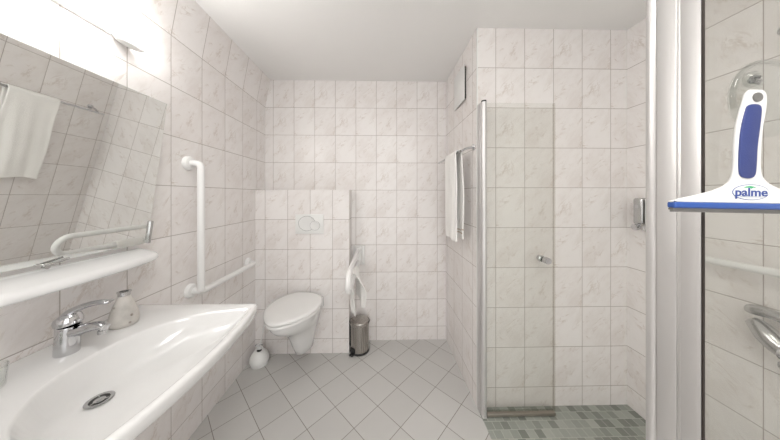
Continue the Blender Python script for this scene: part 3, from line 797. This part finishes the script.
t = thing('soap_dispenser', 'chrome double soap dispenser on the right shower wall beside the post', 'soap dispenser', (XR, 1.29, 1.12))
bm = bmesh.new(); box(bm, XR-.012, XR, 1.190, 1.318, 1.150, 1.300, .003); finish('back_plate', bm, M['chrome'], t)
for y in (1.288, 1.230):
    bm = bmesh.new(); box(bm, XR-.058, XR-.010, y-.024, y+.024, 1.155, 1.308, .010, 3); c_ = finish('chamber', bm, M['chrome_dull'] if y > 1.25 else M['plastic'], t)
    for z in ((1.275, 1.245) if y < 1.25 else (1.26,)):
        bm = bmesh.new(); box(bm, XR-.0595, XR-.057, y-.010, y+.010, z-.010, z+.010, .001); finish('level_window', bm, M['dark'] if y < 1.25 else M['chrome'], c_)
    bm = bmesh.new(); lathe(bm, [(0, 0), (.010, 0), (.010, .012), (.018, .014), (.019, .022), (.017, .032), (0, .034)], (XR-.045, y, 1.138), '-X', 26); finish('push_knob', bm, M['chrome'], t)
    bm = bmesh.new(); tube(bm, [(XR-.045, y, 1.158), (XR-.047, y, 1.138)], .010, 14); finish('nozzle', bm, M['chrome'], t)

t = thing('shower_mixer', 'chrome lever shower mixer on the right shower wall at the photo edge', 'shower mixer', (XR, .80, .82))
for y in (.70, .80):
    bm = bmesh.new(); lathe(bm, [(0, 0), (.030, 0), (.030, .006), (.018, .012), (.016, .050), (0, .052)], (XR, y, .755), '-X', 24); finish('wall_union', bm, M['chrome'], t)
bm = bmesh.new()
P = catmull([(1.500, .880, .822), (1.500, .86, .805), (1.495, .82, .765), (1.495, .77, .735), (1.495, .72, .71)], 5)
tube(bm, P, [.018+.015*min(1, i/8) for i in range(len(P))], 20); finish('body', bm, M['chrome_dull'], t)
bm = bmesh.new()
P = catmull([(1.500, .895, .856), (1.500, .87, .866), (1.500, .83, .868), (1.500, .78, .850), (1.497, .74, .79)], 5)
rr = []
for i, p in enumerate(P):
    q = i/(len(P)-1); w = .020*(math.sin(min(1, q*3+.15)*PI/2)); h = .020*(math.sin(min(1, q*3+.2)*PI/2))
    rr.append([p+Vector((w*math.cos(2*PI*k/20), .4*h*math.sin(2*PI*k/20), h*math.sin(2*PI*k/20))) for k in range(20)])
rings(bm, rr); finish('lever', bm, M['chrome_dull'], t)
bm = bmesh.new(); sphere(bm, (1.495, .795, .692), .020); finish('diverter_knob', bm, M['chrome_dull'], t)

t = thing('hand_shower', 'chrome hand shower head at the top right edge behind the glass', 'shower head', (XR, .76, 1.95))
bm = bmesh.new(); sphere(bm, (1.500, .788, 1.938), .032, (.55, 1, .75)); finish('shower_head', bm, M['chrome_dull'], t)
bm = bmesh.new(); tube(bm, smooth_path([(XR-.003, .70, 1.90), (1.505, .70, 1.90), (1.502, .78, 1.938)], .03), .011, 14); finish('holder', bm, M['chrome_dull'], t)
bm = bmesh.new(); tube(bm, catmull([(1.503, .70, 1.89), (1.535, .66, 1.6), (1.542, .66, 1.1), (1.545, .68, .90), (1.545, .69, .81)], 8), .006, 10); finish('hose', bm, M['chrome_dull'], t)

# ------------------------------------------------------------------ fill lamp added behind the camera to brighten the room (out of frame)
t = thing('added_fill_lamp', 'round white fill lamp added on the ceiling behind the viewpoint', 'lamp', (.20, -.22, ZC))
bm = bmesh.new(); lathe(bm, [(0, 0), (.28, 0), (.28, -.02), (0, -.02)], (.20, -.22, ZC), n=40); finish('fill_lamp_base', bm, M['plastic'], t)
bm = bmesh.new(); lathe(bm, [(0, -.0205), (.27, -.0205), (.265, -.045), (.20, -.075), (.0, -.088)], (.20, -.22, ZC), n=40); finish('lamp_shade', bm, M['fill_lamp'], t)

# ------------------------------------------------------------------ world, camera, view
w = D.worlds.new('world'); scene.world = w; w.use_nodes = True
w.node_tree.nodes['Background'].inputs[0].default_value = (.8, .8, .8, 1); w.node_tree.nodes['Background'].inputs[1].default_value = 1.5
cam = D.cameras.new('camera'); co = D.objects.new('camera', cam); COL.objects.link(co)
co.location = (0, 0, 1.324); co.rotation_euler = (PI/2, 0, -math.atan(.0205))
cam.sensor_width = 36; cam.lens = 225/780*36; cam.shift_x = 5/780; cam.shift_y = -(220-195.4)/780; cam.clip_start = .02
scene.camera = co
vs = scene.view_settings; vs.view_transform = 'Standard'; vs.look = 'None'; vs.gamma = 1; vs.use_curve_mapping = False; vs.exposure = 1.0
